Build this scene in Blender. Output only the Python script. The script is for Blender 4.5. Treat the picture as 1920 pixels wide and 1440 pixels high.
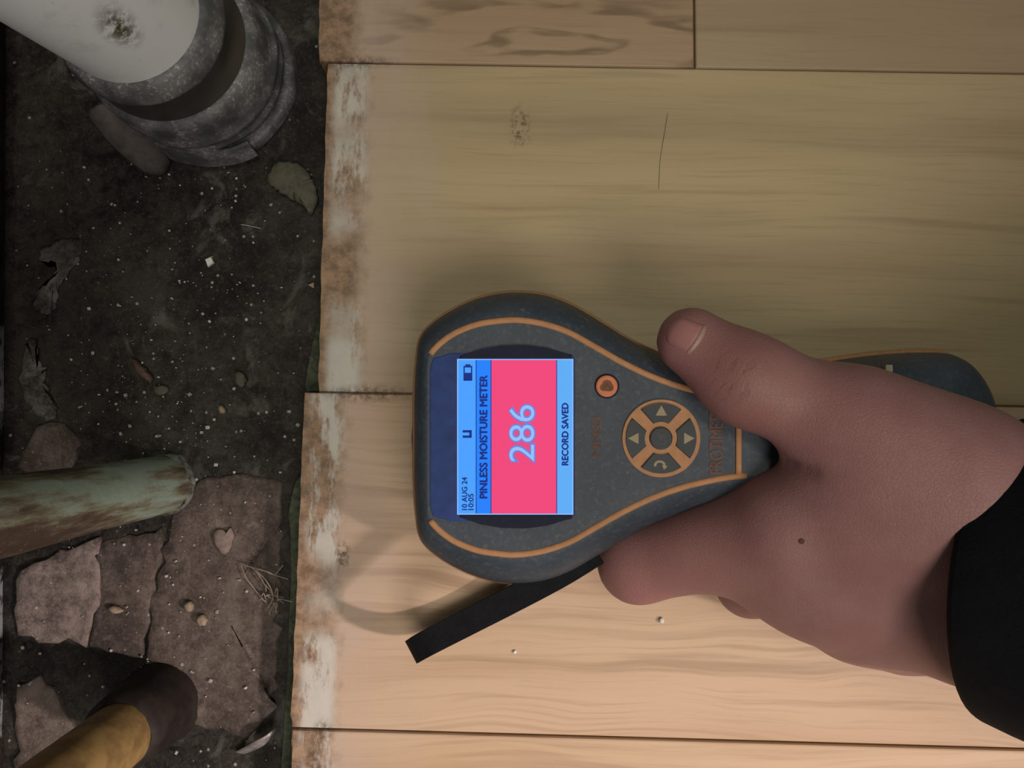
import bpy, bmesh, math, random
import numpy as np
from mathutils import Vector, Matrix, noise
from mathutils.bvhtree import BVHTree

for o in list(bpy.data.objects):
    bpy.data.objects.remove(o, do_unlink=True)
random.seed(7)
SC = bpy.context.scene
COL = SC.collection

# ------------------------------------------------------------------ camera
FOC = 1387.0                      # focal length in pixels of a 1920 x 1440 frame
H = 0.24                          # camera height over the laminate
NADIR = (968.0, 782.0)            # pixel straight below the lens
_n = Vector(((NADIR[0] - 960) / FOC, -(NADIR[1] - 720) / FOC, -1.0)).normalized()   # world -Z in camera space
# camera rotation R (camera -> world) with R @ _n = (0,0,-1), no roll
_q = _n.rotation_difference(Vector((0, 0, -1)))
R = _q.to_matrix()
CAMPOS = Vector((0, 0, H))
Z_SUB = -0.0125                   # level of the exposed subfloor
cam_d = bpy.data.cameras.new('camera')
cam_d.sensor_fit = 'HORIZONTAL'
cam_d.sensor_width = 36.0
cam_d.lens = FOC * 36.0 / 1920.0
cam_d.clip_start = 0.005
cam_d.clip_end = 50
cam = bpy.data.objects.new('camera', cam_d)
cam.matrix_world = Matrix.Translation(CAMPOS) @ R.to_4x4()
COL.objects.link(cam)
SC.camera = cam


def F(px, py, z=0.0):
    """the point at height z that stands behind a pixel of the photograph"""
    d = R @ Vector(((px - 960) / FOC, -(py - 720) / FOC, -1.0))
    t = (z - H) / d.z
    return CAMPOS + d * t


# ------------------------------------------------------------------ light and exposure
W = bpy.data.worlds.new('room_light')
SC.world = W
W.use_nodes = True
bg = W.node_tree.nodes['Background']
bg.inputs['Color'].default_value = (0.80, 0.88, 0.82, 1)
bg.inputs['Strength'].default_value = 0.10
SC.view_settings.view_transform = 'Standard'
SC.view_settings.look = 'None'
SC.view_settings.gamma = 1.0
SC.view_settings.exposure = 0.0
SC.view_settings.use_curve_mapping = False


def lamp(name, kind, loc, target, power, color, **kw):
    d = bpy.data.lights.new(name, kind)
    d.energy = power
    d.color = color
    for k, v in kw.items():
        setattr(d, k, v)
    o = bpy.data.objects.new(name, d)
    o.location = loc
    o.rotation_euler = (Vector(target) - Vector(loc)).to_track_quat('-Z', 'Y').to_euler()
    COL.objects.link(o)
    return o


lamp('work_lamp', 'SPOT', (1.22, -0.42, 1.00), (0.07, -0.65, 0.0), 104.0, (1.0, 0.84, 0.80),
     spot_size=math.radians(46), spot_blend=0.16, shadow_soft_size=0.05)
lamp('soft_fill', 'AREA', (0.22, -0.42, 0.85), (0.03, -0.04, 0.0), 3.7, (1.0, 0.89, 0.82), shape='DISK', size=0.4)  # added fill, no known source; softly brightens the lower hand and floor
lamp('centre_fill_spot', 'SPOT', (0.10, 0.25, 1.45), (-0.005, 0.085, 0.0), 40.0, (0.98, 0.95, 0.78),  # added spot, no known source; makes the bright patch on the upper floor
     spot_size=math.radians(15), spot_blend=1.0, shadow_soft_size=0.20)


# ------------------------------------------------------------------ helpers
def link(name, me, mat=None, parent=None):
    o = bpy.data.objects.new(name, me)
    COL.objects.link(o)
    if mat is not None:
        me.materials.append(mat)
    if parent is not None:
        o.parent = parent
    return o


def mesh_from(verts, faces, smooth=False):
    me = bpy.data.meshes.new('m')
    me.from_pydata([tuple(v) for v in verts], [], faces)
    me.validate()
    bm = bmesh.new()
    bm.from_mesh(me)
    bmesh.ops.recalc_face_normals(bm, faces=bm.faces)
    bm.to_mesh(me)
    bm.free()
    if smooth:
        me.polygons.foreach_set('use_smooth', [True] * len(me.polygons))
    return me


def bm_mesh(bm, smooth=False):
    bmesh.ops.recalc_face_normals(bm, faces=bm.faces)
    me = bpy.data.meshes.new('m')
    bm.to_mesh(me)
    bm.free()
    if smooth:
        me.polygons.foreach_set('use_smooth', [True] * len(me.polygons))
    return me


def tag(o, label=None, cat=None, group=None, kind=None):
    if label:
        o['label'] = label
    if cat:
        o['category'] = cat
    if group:
        o['group'] = group
    if kind:
        o['kind'] = kind
    return o


def empty(name, loc=(0, 0, 0)):
    o = bpy.data.objects.new(name, None)
    o.empty_display_size = 0.01
    o.location = loc
    COL.objects.link(o)
    return o


def keep_world(child, parent):
    child.parent = parent
    child.matrix_parent_inverse = Matrix.Translation(-Vector(parent.location))
    return child


def catmull(pts, n, closed=False):
    pts = [Vector(p) for p in pts]
    out = []
    m = len(pts)
    segs = m if closed else m - 1
    for i in range(segs):
        if closed:
            p0, p1, p2, p3 = pts[(i - 1) % m], pts[i], pts[(i + 1) % m], pts[(i + 2) % m]
        else:
            p0, p1, p2, p3 = pts[max(i - 1, 0)], pts[i], pts[i + 1], pts[min(i + 2, m - 1)]
        for k in range(n):
            t = k / n
            out.append(0.5 * ((2 * p1) + (p2 - p0) * t + (2 * p0 - 5 * p1 + 4 * p2 - p3) * t * t
                              + (3 * p1 - p0 - 3 * p2 + p3) * t ** 3))
    if not closed:
        out.append(pts[-1])
    return out


def loft(rings, cap0=False, cap1=False, closed=True):
    vs, fs = [], []
    n = len(rings[0])
    for r in rings:
        vs += list(r)
    for i in range(len(rings) - 1):
        for j in range(n if closed else n - 1):
            a, b = i * n + j, i * n + (j + 1) % n
            fs.append((a, b, b + n, a + n))
    if cap0:
        fs.append(tuple(range(n)))
    if cap1:
        fs.append(tuple(range((len(rings) - 1) * n, len(rings) * n)))
    return vs, fs


def prism(poly, z0, z1, bevel=0.0):
    """an extruded polygon (list of x,y), its top edge bevelled"""
    bm = bmesh.new()
    lo = [bm.verts.new((p[0], p[1], z0)) for p in poly]
    hi = [bm.verts.new((p[0], p[1], z1)) for p in poly]
    n = len(poly)
    for i in range(n):
        bm.faces.new((lo[i], lo[(i + 1) % n], hi[(i + 1) % n], hi[i]))
    bm.faces.new(lo[::-1])
    top = bm.faces.new(hi)
    if bevel:
        bmesh.ops.bevel(bm, geom=list(top.edges), offset=bevel, segments=2, profile=0.6, affect='EDGES')
    return bm


def ribbon(path, width, thick, side=None):
    """a flat band along a 3D path; side(i) gives the band's width direction"""
    rings = []
    m = len(path)
    for i, p in enumerate(path):
        t = (path[min(i + 1, m - 1)] - path[max(i - 1, 0)]).normalized()
        s = side(i, t)
        s = (s - t * s.dot(t)).normalized()
        u = t.cross(s)
        w, h = width / 2, thick / 2
        rings.append([p + s * w + u * h, p - s * w + u * h, p - s * w - u * h, p + s * w - u * h])
    return loft(rings, True, True)


# ------------------------------------------------------------------ node helpers
class NT:
    def __init__(self, name):
        self.m = bpy.data.materials.new(name)
        self.m.use_nodes = True
        self.t = self.m.node_tree
        self.b = self.t.nodes['Principled BSDF']

    def node(self, kind, **kw):
        n = self.t.nodes.new(kind)
        for k, v in kw.items():
            setattr(n, k, v)
        return n

    def put(self, sock, v):
        if hasattr(v, 'is_output') or isinstance(v, bpy.types.NodeSocket):
            self.t.links.new(v, sock)
        else:
            if isinstance(v, (tuple, list)) and len(v) == 3 and sock.type == 'RGBA':
                v = tuple(v) + (1,)
            sock.default_value = v

    def math(self, op, a, b=None, c=None, clamp=False):
        n = self.node('ShaderNodeMath', operation=op, use_clamp=clamp)
        self.put(n.inputs[0], a)
        if b is not None:
            self.put(n.inputs[1], b)
        if c is not None:
            self.put(n.inputs[2], c)
        return n.outputs[0]

    def mix(self, fac, a, b):
        n = self.node('ShaderNodeMix', data_type='RGBA')
        self.put(n.inputs['Factor'], fac)
        self.put(n.inputs[6], a)
        self.put(n.inputs[7], b)
        return n.outputs[2]

    def noise(self, vec, scale=5.0, detail=4.0, rough=0.55, dist=0.0):
        n = self.node('ShaderNodeTexNoise')
        self.put(n.inputs['Vector'], vec)
        n.inputs['Scale'].default_value = scale
        n.inputs['Detail'].default_value = detail
        n.inputs['Roughness'].default_value = rough
        n.inputs['Distortion'].default_value = dist
        return n.outputs['Fac']

    def ramp(self, fac, lo, hi):
        """smooth 0..1 between lo and hi (lo may be the larger)"""
        n = self.node('ShaderNodeMapRange', interpolation_type='SMOOTHSTEP')
        self.put(n.inputs['Value'], fac)
        if lo < hi:
            a, b, c, d = lo, hi, 0.0, 1.0
        else:
            a, b, c, d = hi, lo, 1.0, 0.0
        for k, v in zip(('From Min', 'From Max', 'To Min', 'To Max'), (a, b, c, d)):
            n.inputs[k].default_value = v
        return n.outputs[0]

    def pos(self):
        return self.node('ShaderNodeNewGeometry').outputs['Position']

    def mapping(self, vec, loc=(0, 0, 0), rot=(0, 0, 0), scale=(1, 1, 1)):
        n = self.node('ShaderNodeMapping')
        self.put(n.inputs['Vector'], vec)
        self.put(n.inputs['Location'], loc)
        n.inputs['Rotation'].default_value = rot
        n.inputs['Scale'].default_value = scale
        return n.outputs[0]

    def sep(self, vec):
        n = self.node('ShaderNodeSeparateXYZ')
        self.put(n.inputs[0], vec)
        return n.outputs

    def dist(self, vec, p):
        n = self.node('ShaderNodeVectorMath', operation='DISTANCE')
        self.put(n.inputs[0], vec)
        n.inputs[1].default_value = p
        return n.outputs['Value']

    def bump(self, h, strength=0.3, distance=0.001):
        n = self.node('ShaderNodeBump')
        n.inputs['Strength'].default_value = strength
        n.inputs['Distance'].default_value = distance
        self.put(n.inputs['Height'], h)
        self.put(self.b.inputs['Normal'], n.outputs[0])

    def base(self, col, rough=0.6, spec=0.4):
        self.put(self.b.inputs['Base Color'], col)
        self.put(self.b.inputs['Roughness'], rough)
        self.b.inputs['Specular IOR Level'].default_value = spec
        return self.m


def lin(r, g, b):
    f = lambda c: (c / 255 / 12.92) if c <= 10 else (((c / 255) + 0.055) / 1.055) ** 2.4
    return (f(r), f(g), f(b))


def simple(name, col, rough=0.6, spec=0.4, var=0.25, scale=900.0, bump=0.0):
    t = NT(name)
    p = t.pos()
    n = t.noise(p, scale, 4)
    n2 = t.noise(p, scale * 0.12, 3)
    f = t.math('MULTIPLY_ADD', n, 0.6, t.math('MULTIPLY', n2, 0.4))
    dark = tuple(c * (1 - var) for c in col)
    light = tuple(min(1, c * (1 + var)) for c in col)
    c = t.mix(t.ramp(f, 0.3, 0.7), dark, light)
    if bump:
        t.bump(n, bump, 0.0003)
    return t.base(c, rough, spec)


def glow(name, col, strength=1.0):
    t = NT(name)
    t.b.inputs['Base Color'].default_value = (0.01, 0.01, 0.012, 1)
    t.b.inputs['Roughness'].default_value = 0.5
    t.b.inputs['Specular IOR Level'].default_value = 0.08
    t.b.inputs['Emission Color'].default_value = tuple(col) + (1,)
    t.b.inputs['Emission Strength'].default_value = strength
    return t.m


# ------------------------------------------------------------------ materials
def wood_material(name, light, dark, streak, wave=0.0, seed=0.0, cathedral=None, film=1.0, white=0.5, end=0.0135, rot=1.0):
    """laminate: oak print along the plank, the sawn end rotten brown with chalky white residue.
    UV 'plank' holds metres from the left end (u) and across the plank (v)."""
    t = NT(name)
    uvn = t.node('ShaderNodeUVMap', uv_map='plank')
    uv = t.mapping(uvn.outputs[0], loc=(seed, seed * 0.37, 0))
    u = t.sep(uvn.outputs[0])[0]
    p = t.pos()
    # grain
    warp = t.noise(t.mapping(uv, scale=(10, 28, 1)), 1.0, 2)
    g = t.node('ShaderNodeVectorMath', operation='MULTIPLY_ADD')
    t.put(g.inputs[0], t.node('ShaderNodeCombineXYZ').outputs[0])
    cx = t.node('ShaderNodeCombineXYZ')
    t.put(cx.inputs[1], t.math('MULTIPLY', warp, 0.006 + 0.022 * wave))
    add = t.node('ShaderNodeVectorMath', operation='ADD')
    t.put(add.inputs[0], uv)
    t.put(add.inputs[1], cx.outputs[0])
    w = add.outputs[0]
    fine = t.noise(t.mapping(w, scale=(28, 900, 1)), 1.0, 4, 0.6)
    mid = t.noise(t.mapping(w, scale=(9, 210, 1)), 1.0, 3, 0.55)
    broad = t.noise(t.mapping(w, scale=(5, 45, 1)), 1.0, 2, 0.5)
    c = t.mix(t.ramp(broad, 0.35, 0.68), light, dark)
    c = t.mix(t.math('MULTIPLY', t.ramp(mid, 0.52, 0.72), 0.45 + 0.3 * wave), c, streak)
    c = t.mix(t.math('MULTIPLY', t.ramp(fine, 0.50, 0.75), 0.35), c, streak)
    if wave:
        wv = t.noise(t.mapping(w, scale=(3.0, 330, 1)), 1.0, 1.5, 0.5)
        c = t.mix(t.math('MULTIPLY', t.ramp(wv, 0.52, 0.66), 0.55 * wave), c, streak)
    if cathedral:
        # the pointed figure of a flat-sawn board
        m = t.mapping(uvn.outputs[0], loc=(-cathedral[0], -cathedral[1], 0))
        m = t.mapping(m, scale=(21, 85, 1))
        nz = t.node('ShaderNodeTexNoise')
        t.put(nz.inputs['Vector'], m)
        nz.inputs['Scale'].default_value = 1.1
        nz.inputs['Detail'].default_value = 2
        d = t.math('ADD', t.dist(m, (0, 0, 0)), t.math('MULTIPLY', nz.outputs[0], 1.7))
        s = t.math('SINE', t.math('MULTIPLY', d, 6.5))
        ring = t.math('MULTIPLY', t.ramp(s, 0.35, 1.0), t.ramp(t.dist(m, (0, 0, 0)), 2.0, 1.1))
        ring = t.math('MULTIPLY', ring, t.ramp(t.noise(m, 2.2, 2), 0.38, 0.6))
        c = t.mix(t.math('MULTIPLY', ring, 0.75), c, tuple(x * 0.75 for x in streak))
    # scuffs and dust
    sc = t.noise(p, 420, 5, 0.7)
    c = t.mix(t.math('MULTIPLY', t.ramp(sc, 0.60, 0.78), 0.12), c, tuple(x * 0.6 for x in dark))
    # pinkish dried film near the end
    n1 = t.noise(t.mapping(p, scale=(1.0, 0.45, 1)), 60, 5, 0.6)
    fm = t.math('MULTIPLY_ADD', n1, 0.05, u)
    fm = t.ramp(fm, 0.075, 0.030)
    film_c = (0.46, 0.36, 0.30)
    c = t.mix(t.math('MULTIPLY', fm, 0.65 * film), c, film_c)
    # brown rotten end
    n2 = t.noise(p, 150, 5, 0.65)
    e = t.math('MULTIPLY_ADD', n2, 0.012, u)
    br = t.ramp(e, end + 0.009, end + 0.001)
    c = t.mix(t.math('MULTIPLY', br, 0.85 * rot), c, t.mix(t.ramp(t.noise(p, 230, 5, 0.7), 0.35, 0.65), (0.13, 0.075, 0.04), (0.33, 0.21, 0.125)))
    # chalky residue
    n3 = t.noise(t.mapping(p, scale=(1.0, 0.30, 1), loc=(seed, 0, 0)), 95, 7, 0.74)
    band = t.math('MULTIPLY', t.ramp(u, end + 0.0022, end - 0.0025), t.ramp(u, 0.0005, 0.0045))
    band = t.math('MULTIPLY', band, t.ramp(t.noise(t.mapping(p, loc=(0, seed + 3.0, 0), scale=(0.6, 1, 1)), 24, 2), 0.36, 0.52))
    wh = t.math('MULTIPLY', band, t.ramp(n3, 0.66 - white * 0.36, 0.78 - white * 0.36))
    c = t.mix(t.math('MULTIPLY', wh, 0.8 * rot), c, (0.56, 0.55, 0.50))
    n4 = t.noise(p, 1500, 3, 0.6)
    c = t.mix(t.math('MULTIPLY', t.math('MULTIPLY', t.ramp(u, 0.045, 0.0), t.ramp(n4, 0.64, 0.74)), 0.5), c,
              (0.62, 0.58, 0.52))
    # mildew specks, a burn mark and a scratch at fixed places
    a = F(975, 238)
    nm = t.noise(t.mapping(p, scale=(1, 0.8, 1)), 520, 4, 0.7)
    mm = t.math('MULTIPLY', t.ramp(t.dist(t.mapping(p, scale=(1.5, 0.75, 0)), (a.x * 1.5, a.y * 0.75, 0)), 0.0075, 0.001), t.ramp(nm, 0.46, 0.60))
    c = t.mix(t.math('MULTIPLY', mm, 0.8), c, (0.07, 0.045, 0.02))
    a = F(642, 1042)
    mm = t.math('MULTIPLY', t.ramp(t.dist(t.mapping(p, scale=(1.3, 0.7, 0)), (a.x * 1.3, a.y * 0.7, 0)), 0.0045, 0.001), t.ramp(nm, 0.40, 0.62))
    c = t.mix(t.math('MULTIPLY', mm, 0.85), c, (0.05, 0.03, 0.01))
    for qx, qy, sx_, sy_, rr in ((690, 738, 0.40, 2.2, 0.009), (606, 1372, 1.3, 1.1, 0.006), (590, 1430, 1.5, 0.5, 0.006), (660, 116, 0.4, 2.6, 0.008)):
        a = F(qx, qy)
        mm = t.math('MULTIPLY', t.ramp(t.dist(t.mapping(p, scale=(sx_, sy_, 0)), (a.x * sx_, a.y * sy_, 0)), rr, rr * 0.15), t.ramp(nm, 0.34, 0.60))
        c = t.mix(t.math('MULTIPLY', mm, 0.75), c, (0.085, 0.05, 0.028))
    rough = t.math('MULTIPLY_ADD', fine, 0.15, 0.44)
    h = t.math('ADD', t.math('MULTIPLY', fine, 0.5), t.math('MULTIPLY', wh, 1.2))
    t.bump(h, 0.12, 0.0004)
    return t.base(c, rough, 0.25)


def dirt_material(name, lo, hi, pale, pale_amt=0.25, speck=0.5, scale=1.0, wet=0.35):
    t = NT(name)
    p = t.mapping(t.pos(), scale=(scale, scale, scale))
    a = t.noise(p, 38, 6, 0.62)
    b = t.noise(p, 260, 5, 0.7)
    b2 = t.noise(t.mapping(p, loc=(1, 7, 2)), 900, 4, 0.75)
    f = t.math('ADD', t.math('MULTIPLY_ADD', a, 0.45, t.math('MULTIPLY', b, 0.35)), t.math('MULTIPLY', b2, 0.2))
    c = t.mix(t.ramp(f, 0.40, 0.62), lo, hi)
    c = t.mix(t.math('MULTIPLY', t.ramp(b2, 0.56, 0.72), 0.35), c, pale)
    d = t.noise(t.mapping(p, loc=(3, 1, 0)), 55, 7, 0.68, 0.6)
    c = t.mix(t.math('MULTIPLY', t.ramp(d, 0.56, 0.70), pale_amt), c, pale)
    v = t.node('ShaderNodeTexVoronoi', feature='F1')
    t.put(v.inputs['Vector'], p)
    v.inputs['Scale'].default_value = 330
    rnd = t.sep(v.outputs['Color'])[0]
    s = t.math('MULTIPLY', t.ramp(v.outputs['Distance'], 0.22, 0.10), t.math('GREATER_THAN', rnd, 0.93))
    c = t.mix(t.math('MULTIPLY', s, speck), c, (0.42, 0.40, 0.37))
    h = t.math('ADD', t.math('ADD', a, t.math('MULTIPLY', b, 0.6)), t.math('MULTIPLY', b2, 0.35))
    t.bump(h, 0.5, 0.0013)
    return t.base(c, t.math('MULTIPLY_ADD', b, 0.5, 0.45), wet * 0.6)


M = {}
M['oak_top'] = wood_material('laminate_top_row', (0.40, 0.285, 0.180), (0.335, 0.230, 0.140), (0.22, 0.140, 0.080), seed=0.0, cathedral=(0.073, 0.006), white=0.15)
M['oak_top_b'] = wood_material('laminate_top_right', (0.42, 0.32, 0.205), (0.35, 0.255, 0.16), (0.25, 0.175, 0.105), seed=2.2, film=0.0, rot=0.0)
M['oak_mid'] = wood_material('laminate_second_row', (0.46, 0.355, 0.205), (0.38, 0.285, 0.165), (0.27, 0.19, 0.105), seed=4.1, white=0.75)
M['oak_low'] = wood_material('laminate_third_row', (0.54, 0.385, 0.255), (0.475, 0.325, 0.205), (0.31, 0.20, 0.12), wave=0.6, seed=6.7, white=0.62)
M['oak_bottom'] = wood_material('laminate_bottom_row', (0.54, 0.385, 0.25), (0.49, 0.335, 0.205), (0.33, 0.21, 0.12), wave=0.3, seed=9.3, white=0.55)
M['groove'] = simple('groove_dirt', (0.20, 0.135, 0.09), 0.9, 0.1)
M['underlay'] = simple('green_foam', (0.052, 0.062, 0.040), 0.85, 0.2, 0.6, 500, 0.4)
M['subfloor'] = dirt_material('wet_black_screed', (0.009, 0.0078, 0.0066), (0.042, 0.037, 0.031), (0.13, 0.122, 0.108), 0.5, 0.6)
M['slab'] = dirt_material('brown_screed', (0.050, 0.038, 0.032), (0.135, 0.106, 0.090), (0.24, 0.205, 0.18), 0.45, 0.5, 1.2)
M['slab_pale'] = dirt_material('pale_mortar', (0.065, 0.049, 0.044), (0.25, 0.20, 0.178), (0.36, 0.31, 0.28), 0.5, 0.5, 1.3)
M['plaster'] = dirt_material('flaking_plaster', (0.03, 0.026, 0.023), (0.12, 0.112, 0.10), (0.24, 0.23, 0.21), 0.7, 0.3, 1.5, 0.2)
def wall_material():
    t = NT('stained_wall')
    p = t.pos()
    y = t.sep(p)[1]
    n = t.noise(p, 120, 6, 0.65)
    c = t.mix(t.ramp(n, 0.35, 0.7), (0.020, 0.015, 0.013), (0.06, 0.046, 0.042))
    def band(y0, y1):
        a, b = F(10, y1, Z_SUB).y, F(10, y0, Z_SUB).y
        yy = t.math('MULTIPLY_ADD', n, 0.02, y)
        return t.math('MULTIPLY', t.ramp(yy, a + 0.009, a + 0.012), t.ramp(yy, b + 0.011, b + 0.008))
    w = t.math('MAXIMUM', band(612, 800), band(1075, 1370))
    w = t.math('MULTIPLY', w, t.ramp(t.noise(p, 300, 4), 0.38, 0.5))
    c = t.mix(w, c, (0.40, 0.41, 0.43))
    t.bump(n, 0.5, 0.001)
    return t.base(c, 0.8, 0.2)


M['wall'] = wall_material()


# ------------------------------------------------------------------ the laminate floor
T_L = 0.0085
def plank(name, corners, mat, parent, jag=0.0):
    """corners: pixel corners (top-left, top-right, bottom-right, bottom-left) of the upper face"""
    tl, tr, br, bl = [F(*c) for c in corners]
    poly = []
    n = 26 if jag else 1
    for i in range(n):                      # the sawn left end, bottom to top
        p = bl.lerp(tl, i / n)
        if jag and 0 < i:
            p = p + Vector((random.uniform(-jag, jag), 0, 0))
        poly.append((p.x, p.y))
    poly += [(tl.x, tl.y), (tr.x, tr.y), (br.x, br.y)]
    bm = prism(poly, -T_L, 0.0, 0.0007)
    me = bm_mesh(bm)
    uvl = me.uv_layers.new(name='plank')
    ax = (br - bl).normalized()
    ay = Vector((-ax.y, ax.x, 0))
    ed = (tl - bl)
    for l in me.loops:
        co = me.vertices[l.vertex_index].co
        q = co - bl
        v = q.dot(ay)
        e = bl + ed * max(0.0, min(1.0, v / ed.length))
        uvl.data[l.index].uv = ((co - e).dot(ax), v)
    return link(name, me, mat, parent)


floor_me = bm_mesh(prism([(F(x, y).x, F(x, y).y) for x, y in ((625, -495), (2990, -495), (2990, 1975), (560, 1975), (570, 1100), (595, 760), (622, 300))], -0.0122, -0.0016, 0))
floor = link('floor', floor_me, M['groove'])
tag(floor, 'pale oak laminate floor of long planks with a rotten sawn end', kind='structure')
gap = 0.8                                   # pixels of open groove between planks
plank('plank', ((606, -500), (1296, -500), (1301.5, 124 - gap / 2 + 3.4), (598, 115 - gap / 2)), M['oak_top'], floor, 0.0003)
plank('plank', ((1297.5, -500), (3000, -500), (3000, 152 - gap / 2), (1304.5, 127.5 - gap / 2)), M['oak_top_b'], floor)
plank('plank', ((614, 117 + gap / 2), (3000, 155 + gap / 2), (3000, 784 - gap / 2), (597, 734 - gap / 2)), M['oak_mid'], floor, 0.0003)
plank('plank', ((570, 735 + gap / 2), (3000, 786 + gap / 2), (3000, 1435 - gap / 2), (546, 1365 - gap / 2)), M['oak_low'], floor, 0.0003)
plank('plank', ((547, 1368 + gap / 2), (3000, 1438 + gap / 2), (3000, 1980), (534, 1980)), M['oak_bottom'], floor, 0.0003)
# the green foam that creeps out from under the sawn ends
def underlay(pts, z=-0.0100):
    poly = [(F(x, y, z).x, F(x, y, z).y) for x, y in pts]
    return link('underlay', bm_mesh(prism(poly, -0.0122, z, 0.0003)), M['underlay'], floor)
underlay(((640, 560), (606, 566), (596, 605), (585, 650), (577, 690), (572, 722), (575, 734), (640, 734)))
underlay(((640, 890), (560, 894), (552, 908), (545, 940), (540, 965), (545, 1000), (546, 1090), (542, 1160), (540, 1250), (534, 1330), (530, 1400), (526, 1450), (520, 1970), (640, 1970)))

# ------------------------------------------------------------------ the exposed subfloor
def ground(name, x0, x1, y0, y1, step, z, amp, mat):
    a, b = F(x0, y1, z), F(x1, y0, z)
    nx, ny = int((b.x - a.x) / step), int((b.y - a.y) / step)
    vs, fs = [], []
    for j in range(ny + 1):
        for i in range(nx + 1):
            x, y = a.x + (b.x - a.x) * i / nx, a.y + (b.y - a.y) * j / ny
            h = noise.fractal(Vector((x * 70, y * 70, 3.1)), 0.9, 2.1, 5) * amp + noise.noise(Vector((x * 420, y * 420, 1.0))) * amp * 0.35
            vs.append((x, y, z + h))
    for j in range(ny):
        for i in range(nx):
            k = j * (nx + 1) + i
            fs.append((k, k + 1, k + nx + 2, k + nx + 1))
    return link(name, mesh_from(vs, fs, True), mat)


sub = ground('subfloor', -60, 700, -520, 1990, 0.0013, Z_SUB, 0.0008, M['subfloor'])
tag(sub, 'damp black screed exposed along the sawn laminate, strewn with grit', kind='structure')


def slab(name, pts, top, mat, parent, seed, amp=0.0007):
    """a broken piece of screed with a rough top and ragged edges"""
    bm = bmesh.new()
    P = [F(x, y, top) for x, y in pts]
    rim = []
    for i in range(len(P)):
        a, b = P[i], P[(i + 1) % len(P)]
        k = max(2, int((b - a).length / 0.003))
        for j in range(k):
            q = a.lerp(b, j / k)
            q.x += noise.fractal(Vector((q.x * 300, q.y * 300, seed)), 0.8, 2.2, 3) * 0.0024
            q.y += noise.fractal(Vector((q.x * 300, q.y * 300, seed + 9)), 0.8, 2.2, 3) * 0.0024
            rim.append(q)
    c = sum(rim, Vector()) / len(rim)
    rings = []
    for s in (1.0, 0.97, 0.8, 0.6, 0.4, 0.2):
        ring = []
        for q in rim:
            r = c + (q - c) * s
            h = noise.fractal(Vector((r.x * 90, r.y * 90, seed)), 0.9, 2.1, 4) * amp
            ring.append(Vector((r.x, r.y, top + h - (0.0006 if s == 1.0 else 0))))
        rings.append(ring)
    rings.insert(0, [Vector((q.x, q.y, Z_SUB - 0.002)) for q in rim])
    vs, fs = loft(rings, False, True)
    return link(name, mesh_from(vs, fs, True), mat, parent)


slab('slab', ((372, 900), (450, 890), (526, 900), (524, 1060), (520, 1180), (514, 1330), (462, 1390), (330, 1350), (268, 1268), (284, 1120), (306, 1035), (320, 980)), Z_SUB + 0.0012, M['slab'], sub, 1.0)
slab('slab', ((186, 1020), (306, 985), (302, 1050), (284, 1130), (265, 1240), (200, 1224), (162, 1214), (182, 1120)), Z_SUB + 0.0010, M['slab'], sub, 4.0)
slab('slab', ((30, 1075), (110, 1035), (186, 1010), (184, 1120), (158, 1212), (90, 1202), (32, 1190)), Z_SUB + 0.0019, M['slab_pale'], sub, 7.0, 0.0012)
slab('slab', ((30, 1290), (70, 1270), (110, 1310), (150, 1380), (130, 1470), (30, 1500)), Z_SUB + 0.0016, M['slab'], sub, 11.0, 0.0012)
slab('plaster_patch', ((40, 850), (60, 805), (110, 790), (150, 830), (110, 905), (40, 940)), Z_SUB + 0.0012, M['slab'], sub, 13.0)

# wall at the far left, with a black gap along its foot
a, b = F(32, -530, Z_SUB), F(21, 2000, Z_SUB)
vs, fs = [], []
for j in range(90):
    f = j / 89
    p = a.lerp(b, f)
    w = noise.noise(Vector((p.y * 60, 0, 5))) * 0.0012
    for k, (dx, z) in enumerate(((-0.02, 0.35), (0.0, 0.35), (0.0, 0.05), (0.0006, 0.012), (0.001, -0.003), (-0.004, Z_SUB - 0.001), (-0.02, Z_SUB - 0.001))):
        vs.append((p.x + dx + (w if k in (3, 4) else 0), p.y, z))
for j in range(89):
    for k in range(6):
        q = j * 7 + k
        fs.append((q, q + 1, q + 8, q + 7))
wl = link('wall_left', mesh_from(vs, fs), M['wall'])
tag(wl, 'dark stained wall foot with flaking pale paint at the left edge', kind='structure')


# chips of plaster that stuck to the screed near the wall
def flake(name, label, cat, pts, z0, thick, mat, group=None, dome=0.0, rag=0.0003):
    P = [F(x, y, z0 + thick) for x, y in pts]
    if len(pts) > 4:
        P = [Vector(p) for p in catmull(P, 5, True)]
        for p in P:
            k = Vector((noise.fractal(Vector((p.x * 700, p.y * 700, 2)), 0.8, 2.2, 3), noise.fractal(Vector((p.x * 700, p.y * 700, 7)), 0.8, 2.2, 3), 0))
            p += k * rag
    c = sum(P, Vector()) / len(P)
    rel = [p - c for p in P]
    rings = [[Vector((r.x, r.y, -thick)) for r in rel],
             [Vector((r.x * 1.0, r.y * 1.0, -thick * 0.3)) for r in rel],
             [Vector((r.x * 0.88, r.y * 0.88, dome * 0.5)) for r in rel],
             [Vector((r.x * 0.45, r.y * 0.45, dome)) for r in rel]]
    vs, fs = loft(rings, True, True)
    o = link(name, mesh_from(vs, fs, len(pts) > 4), mat)
    o.location = (c.x, c.y, z0 + thick)
    return tag(o, label, cat, group)


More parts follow.
